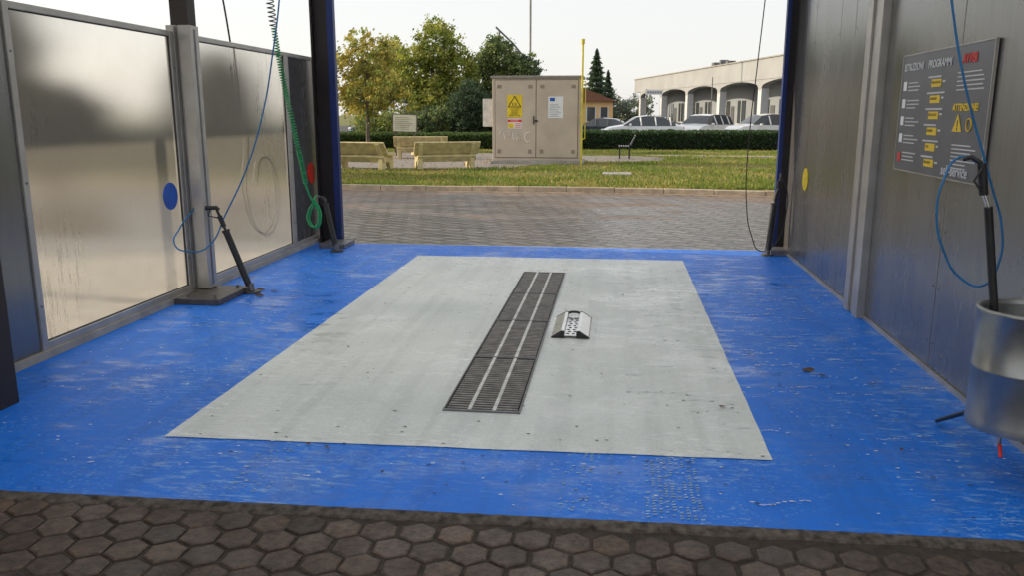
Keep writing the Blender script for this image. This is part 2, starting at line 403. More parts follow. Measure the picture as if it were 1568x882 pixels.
boxes('shaft',[(-3.60,-3.29,3.78,4.02,.0,3.7)],M['brown'],g,bevel=.004)
# ------------------------------------------------------------ right wall
XR=1.98
g=grp('cladding_wall',(XR,6.5,0))
ys=[(3.0,5.24),(5.25,6.60),(7.0,7.53),(7.54,8.01),(8.02,8.99),(9.0,9.9)]
boxes('sheets',[(XR,XR+.05,a,b,.05,3.4) for a,b in ys],M['metal'],g,bevel=.004)
box('backing',XR+.055,XR+.08,3.0,9.9,.0,3.4,M['dark'],g)
boxes('base_rail',[(XR-.012,XR+.05,3.0,6.60,.012,.045),(XR-.012,XR+.05,7.0,9.84,.012,.045)],M['alu'],g)
rv=[]
for yy in (7.04,7.50,8.05,8.96,9.04,6.55,5.29,5.20):
    for k in range(9): rv.append((XR-.003,XR-.0005,yy-.006,yy+.006,.2+k*.35,.212+k*.35))
boxes('rivets',rv,M['dark'],g)
g=grp('wall_post',(XR-.03,6.8,0))
boxes('profile',[(XR-.06,XR+.052,6.61,6.73,.012,3.45),(XR-.04,XR+.052,6.735,6.86,.012,3.45),(XR-.06,XR+.052,6.865,6.99,.012,3.45)],M['alu'],g,bevel=.004)
g=grp('steel_column',(1.93,9.95,0))
boxes('flange',[(1.855,1.90,9.86,9.94,0,3.7)],M['column'],g)
boxes('web',[(1.902,2.05,9.905,9.99,0,3.7)],M['brown'],g)
boxes('base_plate',[(1.78,2.0,9.55,9.84,.012,.08)],M['dark'],g,bevel=.006)
disc('yellow_sticker',(9.0-.03,.93),.12,'X',(XR-.006,XR-.002),M['yellow'],grp('yellow_round_sticker',(XR,8.97,.93)),n=40)
g=grp('wash_bay_shading_roof',(0,6.5,3.7))
boxes('roof_sheet',[(-9.6,8.0,-2.0,10.4,3.72,3.74)],M['roofp'],g)  # unseen roof, stretched forward and sideways to keep direct sun out
boxes('beams',[(-9.6,8.0,y,y+.12,3.5,3.715) for y in (-1.9,3.8,7.1,9.9)]+[(-9.7,-9.58,-2.0,10.4,3.45,3.76)],M['brown'],g)
g=grp('neighbour_bay_columns',(-9.4,6.5,0))
boxes('posts',[(-9.5,-9.35,y,y+.15,0,3.5) for y in (3.9,7.0,9.9)],M['brown'],g)
sheet('neighbour_bay_floor',[(-9.3,3.0),(-4.0,3.0),(-4.0,9.9),(-9.3,9.9)],.006,M['concg'])
# ------------------------------------------------------------ instruction sign (right wall)
X=XR-.022
g=grp('instruction_sign',(X,5.45,1.6))
box('board',X,X+.012,4.75,6.16,1.225,1.985,simple('sign_grey_print',(.13,.135,.16),.35,.2,.12,3),g,bevel=.002)
boxes('edge_trim',[(X-.003,X+.014,4.742,4.75,1.219,1.991),(X-.003,X+.014,6.16,6.168,1.219,1.991),(X-.003,X+.014,4.75,6.16,1.985,1.992),(X-.003,X+.014,4.75,6.16,1.218,1.225)],M['alu'],g)
RS=(math.radians(90),0,math.radians(-90))
def st(n,s,size,y,z,m,**k): return text(n,s,size,(X-.003,y,z),RS,m,g,**k)
wt=simple('sign_white_print',(.60,.61,.63),.5,0,.05); rt=simple('sign_red_print',(.60,.03,.03),.5,0,.05); yt=simple('sign_yellow_print',(.80,.55,.03),.5,0,.05)
st('heading_1','ISTRUZIONI',.066,6.12,1.885,wt,bold=.0015); st('heading_2','PROGRAMMI',.066,5.68,1.885,wt,bold=.0015); st('heading_3','AVVISI',.07,5.15,1.885,rt,bold=.003)
lines=[];yel=[];ico=[]
random.seed(3)
def L(y,z,w,h=.007,l=lines): l.append((X-.0025,X-.0005,y-w,y,z,z+h))
for k in range(5):
    z=1.80-k*.115
    if k<4: ico.append((X-.003,X-.0005,6.05,6.11,z-.045,z+.015))
    for q in range(3): L(6.02,z-q*.024,random.uniform(.16,.27))
for k in range(6):
    z=1.80-k*.098
    yel.append((X-.003,X-.0005,5.44,5.60,z-.035,z+.012))
    L(5.66,z+.022,random.uniform(.2,.3),.01)
    L(5.42,z-.01,random.uniform(.02,.05),.012)
for k in range(5): L(5.20,1.83-k*.024,random.uniform(.28,.38))
for k in range(7): L(5.18,1.42-k*.022,random.uniform(.2,.36))
boxes('text_lines',lines,wt,g); boxes('programme_buttons',yel,yt,g)
boxes('icons',ico,M['paper'],g)
st('self_service','self-service',.085,5.30,1.245,wt,bold=.001)
st('attenzione','ATTENZIONE!',.055,5.22,1.62,yt,bold=.002)
box('red_icon',X-.003,X-.0005,6.05,6.11,1.28,1.34,rt,g)
mesh('warning_triangle',[(X-.003,5.20,1.50),(X-.003,5.06,1.50),(X-.003,5.13,1.605)],[(0,1,2)],yt,g)
st('exclamation','!',.08,5.14,1.51,M['ink'],bold=.002)
tube('seal',[(X-.003,4.97+.035*math.cos(a*.4),1.54+.035*math.sin(a*.4)) for a in range(17)],.004,yt,g)
for i in range(6):
    st('btn_%d'%i,['PRELAVAGGIO','LAVAGGIO','RISCIACQUO','SCHIUMA','CERA','BRILLANTE'][i],.022,5.595,1.785-i*.098,M['ink'])
# ------------------------------------------------------------ drum holder
g=grp('lance_holder_drum',(1.76,3.62,.27))
n=48;rv=[];rf=[]
prof=[(.2,.27),(.203,.29),(.2,.31),(.2,.53),(.203,.535),(.2,.54),(.2,.77),(.206,.78),(.206,.795),(.190,.795),(.188,.77),(.188,.30),(.0,.295)]
for r_,z in prof:
    for i in range(n): a=i*2*math.pi/n; rv.append((1.76+r_*math.cos(a),3.62+r_*math.sin(a),z))
for j in range(len(prof)-1):
    for i in range(n): rf.append((j*n+i,j*n+(i+1)%n,j*n+n+(i+1)%n,j*n+n+i))
mesh('drum',rv,rf,M['drumm'],g,smooth=True)
disc('drum_bottom',(1.76,3.62),.198,'Z',(.272,.285),M['drumm'],g)
tube('support_leg',[(1.70,4.30,.03),(1.70,3.72,.33)],.011,M['black'],g)
tube('wall_bracket',[(1.90,3.62,.5),(1.99,3.62,.5)],.03,M['dark'],g)
tube('drain_tap',[(1.66,3.55,.27),(1.66,3.55,.2)],.014,M['stain'],g)
tube('tap_lever',[(1.66,3.53,.215),(1.655,3.50,.17)],.008,M['red'],g)
# ------------------------------------------------------------ lances and hoses
def lance(nm,base,top,gun,tip,hose,r=.022,up=None,hm='bhose',hr=.0065):
    g=grp(nm,base)
    b=Vector(base);t=Vector(top)
    disc('floor_flange',(b.x,b.y),.075,'Z',(.012,.03),M['plate'],g,n=24)
    tube('flange_knuckle',[b+Vector((0,0,.02)),b+Vector((-.01,0,.09))],.028,M['dark'],g)
    d=(t-b)
    tube('holder_tube',[b+d*.12,b+d*.97],r*1.35,M['black'],g)
    tube('holder_rim',[b+d*.95,b+d*.985],r*1.6,M['black'],g)
    gv=Vector(gun)
    tube('lance_rod',[b+d*.98,t+(gv-t)*.25,gv],.012,M['black'],g)
    tube('lance_grip',[t+(gv-t)*.1,t+(gv-t)*.62],r*1.0,M['black'],g)
    tv=Vector(tip)
    tube('gun_body',[gv+Vector((.02,0,-.02)),gv,gv+(tv-gv)*.45],r*.9,M['black'],g)
    tube('gun_inlet',[gv+(tv-gv)*.4,tv],.010,M['dark'],g)
    tube('trigger',[gv+(tv-gv)*.25+Vector((0,0,-.02)),gv+(tv-gv)*.35+Vector((0,0,-.07)),gv+Vector((.01,0,-.09))],.006,M['black'],g)
    if hose: tube('hose',hose,hr,M[hm],g,smooth_curve=True)
    return g
hA=[(-3.66,6.80,.78),(-3.70,6.62,.64),(-3.69,6.5,.51),(-3.62,6.6,.44),(-3.54,6.8,.46),(-3.42,6.9,.72),(-3.17,6.9,1.18),(-2.99,6.9,1.68),(-2.89,6.9,2.11),(-2.81,6.9,2.52),(-2.75,6.9,3.1),(-2.7,6.9,3.6)]
lance('pressure_washer_lance',(-3.23,6.93,.012),(-3.43,6.9,.60),(-3.49,6.88,.79),(-3.67,6.80,.79),hA)
lance('pressure_washer_lance',(-3.23,9.25,.012),(-3.36,9.3,.58),(-3.38,9.3,.63),(-3.47,9.3,.67),None,r=.024)
hC=[(1.83,9.6,.93),(1.92,9.6,.78),(1.93,9.6,.47),(1.85,9.6,.17),(1.68,9.6,.06),(1.57,9.6,.23),(1.49,9.6,.61),(1.48,9.6,1.41),(1.52,9.6,2.12),(1.56,9.6,2.8),(1.6,9.6,3.6)]
lance('pressure_washer_lance',(1.76,9.6,.012),(1.80,9.6,.62),(1.83,9.6,.80),(1.84,9.55,.95),hC,r=.026,hm='black',hr=.006)
hD=[(1.50,3.65,1.40),(1.436,3.7,1.423),(1.381,3.7,1.327),(1.368,3.7,1.174),(1.413,3.7,1.02),(1.491,3.7,.907),(1.588,3.7,.875),(1.642,3.7,.982),(1.63,3.7,1.15),(1.58,3.7,1.288),(1.531,3.7,1.423),(1.47,3.7,1.584),(1.394,3.7,1.82),(1.337,3.7,2.05),(1.2,3.7,2.7),(1.1,3.7,3.5)]
g=grp('pressure_washer_lance',(1.6,3.62,.4))
tube('holder_tube',[(1.67,3.62,.40),(1.62,3.65,.80),(1.55,3.65,1.22)],.017,M['black'],g)
tube('lance_rod',[(1.55,3.65,1.22),(1.525,3.65,1.28)],.009,M['stain'],g)
tube('grip',[(1.526,3.65,1.27),(1.505,3.65,1.40)],.018,M['black'],g)
tube('gun_body',[(1.505,3.65,1.40),(1.47,3.67,1.425),(1.44,3.68,1.415)],.010,M['black'],g)
tube('trigger',[(1.50,3.63,1.38),(1.47,3.62,1.33),(1.50,3.62,1.29)],.005,M['black'],g)
tube('hose',hD,.0052,M['bhose'],g,smooth_curve=True)
g=grp('coiled_air_hose',(-3.35,8.5,1.5))
path=[Vector(p) for p in [(-3.2,7.5,3.45),(-3.24,7.65,3.0),(-3.27,7.8,2.65),(-3.29,8.0,2.2),(-3.31,8.2,1.76),(-3.35,8.5,1.22),(-3.38,8.75,.85)]]
def along(t):
    s=t*(len(path)-1); i=min(int(s),len(path)-2); return path[i].lerp(path[i+1],s-i)
def coil(t0,t1,turns,r,tr,m,nm):
    pts=[];K=turns*12
    for i in range(K+1):
        t=t0+(t1-t0)*i/K; a=i/12*2*math.pi; p=along(t); sag=.012*math.sin(t*9)
        pts.append((p.x+r*math.cos(a)+sag,p.y+r*math.sin(a),p.z))
    tube(nm,pts,tr,m,g)
coil(.0,.42,30,.034,.0055,M['black'],'coil_upper')
coil(.42,1,62,.024,.0055,M['ghose'],'coil_lower')
pts=[(-3.38,8.75,.85),(-3.36,8.85,.68),(-3.31,8.9,.56),(-3.30,8.9,.46),(-3.36,8.9,.35),(-3.43,8.9,.42),(-3.42,8.9,.52),(-3.36,8.9,.62),(-3.34,8.95,.70)]
tube('end_loop',pts,.011,M['ghose'],g,smooth_curve=True)
tube('end_loop_2',[(p[0]+.018,p[1]+.02,p[2]-.01) for p in pts[1:-1]],.011,M['ghose'],g,smooth_curve=True)
g=grp('neighbour_bay_hose',(-3.95,8.5,.7))
tube('hose',[(-3.95,8.0,3.5),(-3.84,8.1,2.4),(-3.80,8.15,1.3),(-3.79,8.05,.8),(-3.79,8.4,.35),(-3.79,8.8,.5),(-3.79,8.75,1.05),(-3.79,8.45,1.15),(-3.79,8.3,.9)],.009,M['black'],g,smooth_curve=True)
# ------------------------------------------------------------ kerb, verge
g=grp('roadside_kerb',(0,17.2,0))
kp=[(-30,17.45),(-12,17.4),(-6,17.3),(-1,17.28),(1,17.15),(3,16.9),(6,16.3),(10,15.3),(16,13.5)]
def kerby(x):
    for a,b in zip(kp,kp[1:]):
        if a[0]<=x<=b[0]: return a[1]+(b[1]-a[1])*(x-a[0])/(b[0]-a[0])
    return kp[-1][1]
kb=[];kf=[]
x=-20
while x<14:
    x1=x+.99; k=len(kb); ya,yb=kerby(x),kerby(x1); o=random.uniform(-.006,.006)
    for z in (-.02,.10+o):
        kb+=[(x,ya,z),(x1,yb,z),(x1,yb+.14,z),(x,ya+.14,z)]
    kf+=[tuple(k+i for i in f) for f in BF]; x+=1.0
mesh('kerb_stones',kb,kf,M['kerb'],g,bevel=.012)
dv=[(x*.25,kerby(x*.25)-.24-.16*noise.noise(Vector((x*.4,0,0))),.0) for x in range(-80,56)]+[(x*.25,kerby(x*.25)+.01,.0) for x in reversed(range(-80,56))]
mesh('gutter_dirt',dv,[tuple(range(len(dv)))],simple('gutter_sand',(.34,.25,.17),.95,0,.6,6,.5),g)
poly=[(x,kerby(x)+.13) for x in range(-30,17,1)]
vs=[(x,y,.085) for x,y in poly]+[(x,39.2,.085) for x,y in reversed(poly)]
mesh('grass_verge',vs,[tuple(range(len(vs)))],M['grass'])
def blob(cx,cy,rx,ry,n=60,a=.25,sd=0):
    return [(cx+rx*math.cos(t)*(1+a*noise.noise(Vector((math.cos(t)*2+sd,math.sin(t)*2,sd)))),cy+ry*math.sin(t)*(1+a*noise.noise(Vector((math.cos(t)*2+sd,math.sin(t)*2,sd))))) for t in [i*2*math.pi/n for i in range(n)]]
sheet('gravel_area',blob(-7.5,27.6,6.4,5.2,sd=4),.095,M['gravel'])
sheet('gravel_area',blob(-.1,29.0,1.9,2.0,sd=9),.0955,M['gravel'])
sheet('garden_path',[(1.1,31.0),(14,29.9),(14,30.5),(1.1,31.9)],.096,M['concg'])
def ingravel(x,y): return ((x+7.5)/6.3)**2+((y-27.6)/5.1)**2<1 or ((x+.1)/1.8)**2+((y-29)/1.9)**2<1
bv=[];bf=[];bc=[]
for i in range(70000):
    y=17.4+ (random.random()**1.5)*19; x=random.uniform(-12,9)
    if y<kerby(x)+.12 or ingravel(x,y): continue
    nn=noise.noise(Vector((x*.7,y*.5,0)))*.5+.5+random.uniform(-.15,.15)
    if nn<.33 and random.random()<.6: continue
    h=random.uniform(.03,.075)*(1.2 if nn>.5 else .8); w=random.uniform(.012,.025); a=random.uniform(0,math.pi)
    dx,dy=math.cos(a)*w,math.sin(a)*w; lx,ly=random.uniform(-.03,.03),random.uniform(-.03,.03)
    k=len(bv); bv+=[(x-dx,y-dy,.085),(x+dx,y+dy,.085),(x+lx,y+ly,.085+h)]; bf.append((k,k+1,k+2))
    q=random.uniform(.7,1.3); c=(.18,.24,.035) if nn>.5 else (.36,.32,.08)
    bc.append(tuple(v*q for v in c))
mesh('grass',bv,bf,M['blade'],cols=bc)
bv=[];bf=[];bc=[]
for i in range(1500):
    x=random.gauss(-6,4); y=random.uniform(17.6,34)
    if random.random()<.3: x=random.uniform(-10,9)
    s=random.uniform(.02,.04); a=random.uniform(0,6.28); k=len(bv)
    for j in range(4):
        t=a+j*math.pi/2; bv.append((x+s*math.cos(t),y+s*math.sin(t)*.8,.115+random.uniform(-.01,.03)))
    bf.append((k,k+1,k+2,k+3)); q=random.uniform(.6,1.2); bc.append((.36*q,.22*q,.05*q))
mesh('fallen_leaves',bv,bf,M['leaf'],cols=bc)
bv=[];bf=[];bc=[]
for (x,y,s) in [(1.23,5.15,.05),(1.30,5.05,.03),(1.55,4.9,.03),(.62,4.4,.025),(-3.10,6.8,.06),(-3.2,7.05,.05),(-3.05,7.0,.04),(-1.45,3.62,.02),(-1.35,3.6,.025),(-2.6,5.0,.02),(-1.9,6.6,.02),(.3,5.6,.015),(-.05,4.9,.012),(1.5,7.6,.02),(-1.8,5.3,.012),(.3,4.6,.012),(.1,7.2,.012),(-2.9,4.3,.014),(-1.0,3.35,.012),(1.4,3.9,.02)]:
    a=random.uniform(0,6.28);k=len(bv)
    for j in range(6):
        t=a+j*math.pi/3; rr=s*random.uniform(.5,1); bv.append((x+rr*math.cos(t),y+rr*.7*math.sin(t),.02+random.uniform(0,.012)))
    bf.append(tuple(range(k,k+6))); bc.append((.14,.08,.03))
mesh('leaf_debris',bv,bf,M['leaf'],cols=bc)
bv=[];bf=[];bc=[]
def fleck(x,y,s,c):
    k=len(bv);a=random.uniform(0,6)
    for j in range(5):
        t=a+j*2*math.pi/5; rr=random.uniform(.7,1.2); bv.append((x+s*2.0*rr*math.cos(t),y+s*rr*math.sin(t),.0185))
    bf.append(tuple(range(k,k+5))); bc.append(c)
for i in range(2600):
    x=random.uniform(-3.6,1.9);y=random.uniform(3.1,9.8)
    if random.random()<.5: y=random.uniform(7,9.8)
    fleck(x,y,random.uniform(.002,.0065),(.82,.86,.88) if random.random()<.7 else (.06,.05,.04))
for (cx,cy,sx,sy,nst) in [(-2.75,7.6,.45,1.1,62),(1.25,6.6,.34,1.1,66),(.5,6.5,.25,1.6,40),(-1.9,8.2,.3,.6,34),(-.8,9.5,.9,.15,34),(-3.0,6.3,.35,.7,18),(1.2,8.6,.35,.6,26),(1.15,5.2,.25,.5,18)]:
    for s_ in range(nst):
        x=random.gauss(cx,sx); y=random.gauss(cy,sy); ln=random.uniform(.08,.45); sl=random.uniform(-.15,.28); ph=random.uniform(0,9)
        if not(-3.6<x<1.85 and 3.2<y<9.8): continue
        K=int(ln/.010); bw=random.uniform(.5,1.35)
        for q in range(K):
            if noise.noise(Vector((q*.12,ph,4)))<-.12 or random.random()<.25: continue
            xx=x+ln*(q/K-.5); yy=y+sl*ln*(q/K-.5)+.035*noise.noise(Vector((q*.12,ph,0)))
            if -3.65<xx<1.92 and yy<9.85: fleck(xx,yy+random.gauss(0,.005),random.uniform(.002,.006)*bw,(.72,.81,.88))
mesh('foam_flecks',bv,bf,M['blade'],cols=bc)
# ------------------------------------------------------------ hedges
def hedge(nm,x0,x1,y0,y1,h,n,cols):
    vs=[];fs=[];cc=[]
    for i in range(n):
        x=random.uniform(x0,x1); u=random.random()
        if u<.55: y=y0+random.uniform(-.08,.08); z=.1+random.random()*(h-.1)
        else: y=random.uniform(y0,y1); z=h+random.uniform(-.1,.06)
        z+=.04*noise.noise(Vector((x*1.5,0,0)))
        s=random.uniform(.03,.065); d=Vector((random.gauss(0,1),random.gauss(0,1),random.gauss(0,1))).normalized()
        e=d.orthogonal().normalized()*s; f=d.cross(e).normalized()*s*.6; p=Vector((x,y,z)); k=len(vs)
        vs+=[tuple(p-e),tuple(p+f),tuple(p+e),tuple(p-f)]; fs.append((k,k+1,k+2,k+3))
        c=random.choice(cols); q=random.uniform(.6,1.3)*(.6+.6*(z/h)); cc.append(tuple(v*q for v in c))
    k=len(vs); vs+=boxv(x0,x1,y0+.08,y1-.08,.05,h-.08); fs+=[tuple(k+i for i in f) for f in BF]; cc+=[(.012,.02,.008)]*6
    mesh(nm,vs,fs,M['leaf'],cols=cc)
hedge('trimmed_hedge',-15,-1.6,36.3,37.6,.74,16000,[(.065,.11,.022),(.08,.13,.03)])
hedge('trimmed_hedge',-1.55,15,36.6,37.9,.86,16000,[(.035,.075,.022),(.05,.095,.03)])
# ------------------------------------------------------------ trees
def tree(nm,x,y,h,lobes,n,cols,ls=.09,trunk=.12,base=.08,limbs=9,ts=1.0,tight=1.0):
    vs=[];fs=[];cc=[];mi=[]
    def limb(a,b,ra,rb,seg=5,k=7):
        a=Vector(a);b=Vector(b);d=(b-a).normalized();o=d.orthogonal().normalized();q=d.cross(o)
        st=len(vs)
        for i in range(seg+1):
            t=i/seg; p=a.lerp(b,t)+Vector((noise.noise(a*3+Vector((t*3,0,0))),noise.noise(a*3+Vector((0,t*3,5))),0))*.12*math.sin(t*3.1)*min(1,(b-a).length)
            r=ra+(rb-ra)*t
            for j in range(k):
                an=j*2*math.pi/k; vs.append(tuple(p+o*r*math.cos(an)+q*r*math.sin(an)))
        for i in range(seg):
            for j in range(k): fs.append((st+i*k+j,st+i*k+(j+1)%k,st+i*k+k+(j+1)%k,st+i*k+k+j)); mi.append(0); cc.append((1,1,1))
    limb((x,y,base-.1),(x+.05,y,h*.72*ts),trunk,trunk*.3,8)
    for i in range(limbs):
        lb=random.choice(lobes); t=random.uniform(.22,.6)*ts
        s=(x+.03,y,base+h*t); e=(x+lb[0]+random.gauss(0,lb[3]*.3),y+lb[1]+random.gauss(0,lb[3]*.3),lb[2]+random.gauss(0,lb[4]*.25))
        limb(s,e,trunk*.3,.010)
        for _ in range(2):
            m=Vector(s).lerp(Vector(e),random.uniform(.5,.9)); limb(m,m+Vector((random.gauss(0,.3),random.gauss(0,.3),random.uniform(.1,.45))),.012,.004,3,5)
    tot=sum(l[3]*l[3]*l[4] for l in lobes)
    for lb in lobes:
        nn=int(n*lb[3]*lb[3]*lb[4]/tot); ncl=max(6,nn//26)
        for c in range(ncl):
            while True:
                d=Vector((random.uniform(-1,1),random.uniform(-1,1),random.uniform(-1,1)))
                if .25<d.length<1: break
            d*= (.55+.45*random.random())/max(d.length,.3)*d.length**.3
            cp=Vector((x+lb[0]+d.x*lb[3],y+lb[1]+d.y*lb[3],lb[2]+d.z*lb[4])); cr=random.uniform(.12,.36)*lb[3]*.75*tight
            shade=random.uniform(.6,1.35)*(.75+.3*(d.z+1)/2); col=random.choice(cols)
            for _ in range(26):
                p=cp+Vector((random.gauss(0,.5),random.gauss(0,.5),random.gauss(0,.42)))*cr
                s=ls*random.uniform(.55,1.25); nd=Vector((random.gauss(0,1),random.gauss(0,1),random.gauss(0,1))).normalized()
                e=nd.orthogonal().normalized()*s; f=nd.cross(e).normalized()*s*.6; k=len(vs)
                vs.extend([tuple(p-e),tuple(p+f),tuple(p+e),tuple(p-f)]); fs.append((k,k+1,k+2,k+3)); mi.append(1)
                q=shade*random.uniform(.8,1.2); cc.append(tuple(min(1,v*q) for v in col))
    return mesh(nm,vs,fs,[M['bark'],M['leaf']],mi=mi,cols=cc)
YEL=[(.52,.44,.09),(.44,.41,.10),(.34,.38,.09),(.55,.45,.10)]
YG=[(.28,.33,.06),(.36,.38,.07),(.22,.29,.06),(.40,.40,.07)]
GR=[(.08,.13,.07),(.10,.15,.075),(.07,.11,.06)]
OL=[(.20,.26,.09),(.25,.30,.10),(.16,.22,.08)]
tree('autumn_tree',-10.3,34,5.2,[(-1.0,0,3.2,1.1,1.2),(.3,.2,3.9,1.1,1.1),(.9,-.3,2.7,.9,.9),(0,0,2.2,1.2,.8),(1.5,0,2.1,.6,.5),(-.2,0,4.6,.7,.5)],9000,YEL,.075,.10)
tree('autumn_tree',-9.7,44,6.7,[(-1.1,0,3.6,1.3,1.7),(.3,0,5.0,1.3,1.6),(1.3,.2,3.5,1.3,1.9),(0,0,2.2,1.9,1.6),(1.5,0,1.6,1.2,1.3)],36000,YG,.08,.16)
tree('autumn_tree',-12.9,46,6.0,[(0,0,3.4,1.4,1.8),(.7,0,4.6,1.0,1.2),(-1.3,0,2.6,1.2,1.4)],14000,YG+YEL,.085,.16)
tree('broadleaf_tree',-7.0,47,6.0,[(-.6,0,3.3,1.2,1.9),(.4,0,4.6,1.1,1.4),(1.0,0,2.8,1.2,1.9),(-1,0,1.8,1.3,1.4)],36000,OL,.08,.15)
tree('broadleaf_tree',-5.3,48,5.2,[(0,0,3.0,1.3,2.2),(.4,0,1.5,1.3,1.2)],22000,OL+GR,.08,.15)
tree('evergreen_shrub',-7.2,41,3.4,[(0,0,1.7,1.1,1.6),(.8,0,1.3,.8,1.2)],16000,GR,.06,.08)
tree('evergreen_shrub',-8.9,41.5,2.2,[(0,0,1.2,1.2,1.0),(-1,0,1.0,.9,.8)],8000,OL+GR,.06,.08)
tree('evergreen_shrub',-5.3,40.5,2.9,[(0,0,1.5,.9,1.3),(.7,.3,1.0,.7,.8)],9000,GR,.06,.08)
tree('evergreen_shrub',-11.2,42,2.0,[(0,0,1.1,1.3,.8),(-1.4,0,1.0,1.1,.7)],8000,OL+YG,.06,.08)
def conifer(nm,x,y,h,r,n,cols):
    vs=[];fs=[];cc=[];mi=[]
    for i in range(n):
        t=random.random()**.7; z=.3+(h-.3)*(1-t)
        tier=.65+.35*((z*1.9)%1.0<.5)
        rr=r*(1-(z/h))**.85*tier*math.sqrt(random.random())*random.uniform(.7,1.15); a=random.uniform(0,6.28)
        p=Vector((x+rr*math.cos(a),y+rr*math.sin(a),z-.12*rr)); s=random.uniform(.08,.18)
        d=Vector((math.cos(a),math.sin(a),-.3+random.gauss(0,.4))).normalized(); e=d*s; f=d.orthogonal().normalized()*s*.4; k=len(vs)
        vs+=[tuple(p-e),tuple(p+f),tuple(p+e),tuple(p-f)]; fs.append((k,k+1,k+2,k+3)); c=random.choice(cols); q=random.uniform(.5,1.3); cc.append(tuple(v*q for v in c)); mi.append(1)
    k=len(vs); m=6
    for zz,rr in ((0,.12),(h*.9,.02)):
        for j in range(m): vs.append((x+rr*math.cos(j*6.283/m),y+rr*math.sin(j*6.283/m),zz))
    for j in range(m): fs.append((k+j,k+(j+1)%m,k+m+(j+1)%m,k+m+j)); mi.append(0); cc.append((1,1,1))
    mesh(nm,vs,fs,[M['bark'],M['leaf']],mi=mi,cols=cc)
conifer('pine_tree',-2.2,90,8.3,2.5,12000,GR)
conifer('pine_tree',-1.0,92,6.2,1.7,6000,GR)
tree('distant_trees',0,120,5,[(-1,0,2.5,3,2.6),(3,0,2.2,3,2.2),(-6,0,2.5,4,2.5)],7000,[(.24,.28,.22),(.28,.30,.22)],.22,.2)
DG=[(.03,.04,.018),(.045,.055,.025),(.06,.06,.03)]
tree('side_tree',-16.5,17,5.0,[(0,0,3.0,1.9,1.9),(.8,-1,2.0,1.5,1.3)],12000,DG,.12,.2)
tree('side_tree',-10.6,10.4,2.7,[(0,0,1.5,.8,.8),(-.4,-.8,1.1,.7,.7)],14000,DG,.10,.1)
tree('side_tree',-12.0,14.6,2.6,[(0,0,1.3,1.0,.9)],12000,DG,.10,.1)
tree('side_tree',-12.4,20.5,3.4,[(0,0,1.9,1.2,1.4)],12000,DG,.10,.1)
hedge('side_hedge',-22,-9,19.5,20.5,1.3,9000,[(.045,.085,.022)])
# ------------------------------------------------------------ electrical cabinet
g=grp('electrical_cabinet',(-2.4,25.9,.08))
yf=25.4
box('plinth',-3.82,-.98,25.32,26.9,.05,.20,M['concg'],g,bevel=.01)
box('body',-3.76,-1.06,yf,26.8,.20,2.66,M['cab'],g,bevel=.01)
box('roof_cap',-3.80,-1.00,yf-.05,26.85,2.66,2.73,simple('cabinet_roof',(.30,.28,.25),.7),g,bevel=.01)
boxes('doors',[(-3.66,-2.43,yf-.022,yf-.003,.30,2.60),(-2.41,-1.16,yf-.022,yf-.003,.30,2.60)],M['cab'],g,bevel=.006)
boxes('door_gaps',[(-3.675,-3.662,yf-.012,yf-.001,.29,2.61),(-2.428,-2.412,yf-.012,yf-.001,.29,2.61),(-1.158,-1.145,yf-.012,yf-.001,.29,2.61),(-3.675,-1.145,yf-.012,yf-.001,2.602,2.615),(-3.675,-1.145,yf-.012,yf-.001,.285,.298)],M['cabd'],g)
boxes('small_plates',[(a,a+.11,yf-.03,yf-.023,.42,.54) for a in (-3.60,-2.66,-2.30,-1.34)]+[(a,a+.13,yf-.03,yf-.023,2.36,2.46) for a in (-3.60,-2.66,-2.30,-1.36)],simple('plate_brown',(.30,.24,.19),.5),g)
boxes('handle',[(-2.50,-2.47,yf-.06,yf-.023,1.30,1.55),(-2.46,-2.36,yf-.05,yf-.024,1.38,1.42)],M['black'],g)
box('meter_box',-4.10,-3.765,25.7,26.2,1.22,2.06,simple('meter_box_grey',(.65,.64,.62),.6),g,bevel=.01)
box('warning_label',-3.30,-2.84,yf-.030,yf-.024,1.50,2.17,M['yellow'],g)
mesh('warning_triangle',[(-3.28,yf-.032,1.80),(-2.86,yf-.032,1.80),(-3.07,yf-.032,2.15)],[(0,1,2)],M['ink'],g)
mesh('warning_triangle_inner',[(-3.235,yf-.034,1.825),(-2.905,yf-.034,1.825),(-3.07,yf-.034,2.10)],[(0,1,2)],M['yellow'],g)
RC=(math.radians(90),0,0)
text('ex','EX',.13,(-3.07,yf-.036,1.845),RC,M['ink'],g,'CENTER',bold=.001)
for i in range(5): text('label_line_%d'%i,['ATMOSFERA','ESPLOSIVA','VIETATO','FUMARE','USARE FIAMME'][i],.05,(-3.07,yf-.032,1.74-i*.05),RC,M['ink'],g,'CENTER')
box('white_label',-3.28,-2.86,yf-.029,yf-.024,1.17,1.47,M['paper'],g)
box('label_red_band',-3.28,-2.86,yf-.031,yf-.0295,1.36,1.44,M['red'],g)
text('gas','METANO',.06,(-3.07,yf-.033,1.375),RC,M['paper'],g,'CENTER')
box('label_yellow',-3.27,-3.10,yf-.031,yf-.0295,1.19,1.33,M['yellow'],g)
boxes('label_red',[(-3.07,-2.88,yf-.031,yf-.0295,1.20+.05*i,1.22+.05*i) for i in range(3)],M['red'],g)
box('notice_paper',-2.05,-1.60,yf-.030,yf-.024,1.48,2.12,M['paper'],g)
boxes('notice_text',[(-2.01,-1.64-random.uniform(0,.12),yf-.032,yf-.0305,1.53+i*.05,1.545+i*.05) for i in range(8)],simple('grey_ink',(.35,.37,.45),.6),g)
boxes('notice_mark',[(-2.0,-1.85,yf-.032,yf-.0305,1.98,2.08)],M['bluedisc'],g)
gr=simple('graffiti_paint',(.85,.82,.82),.6,0,.05)
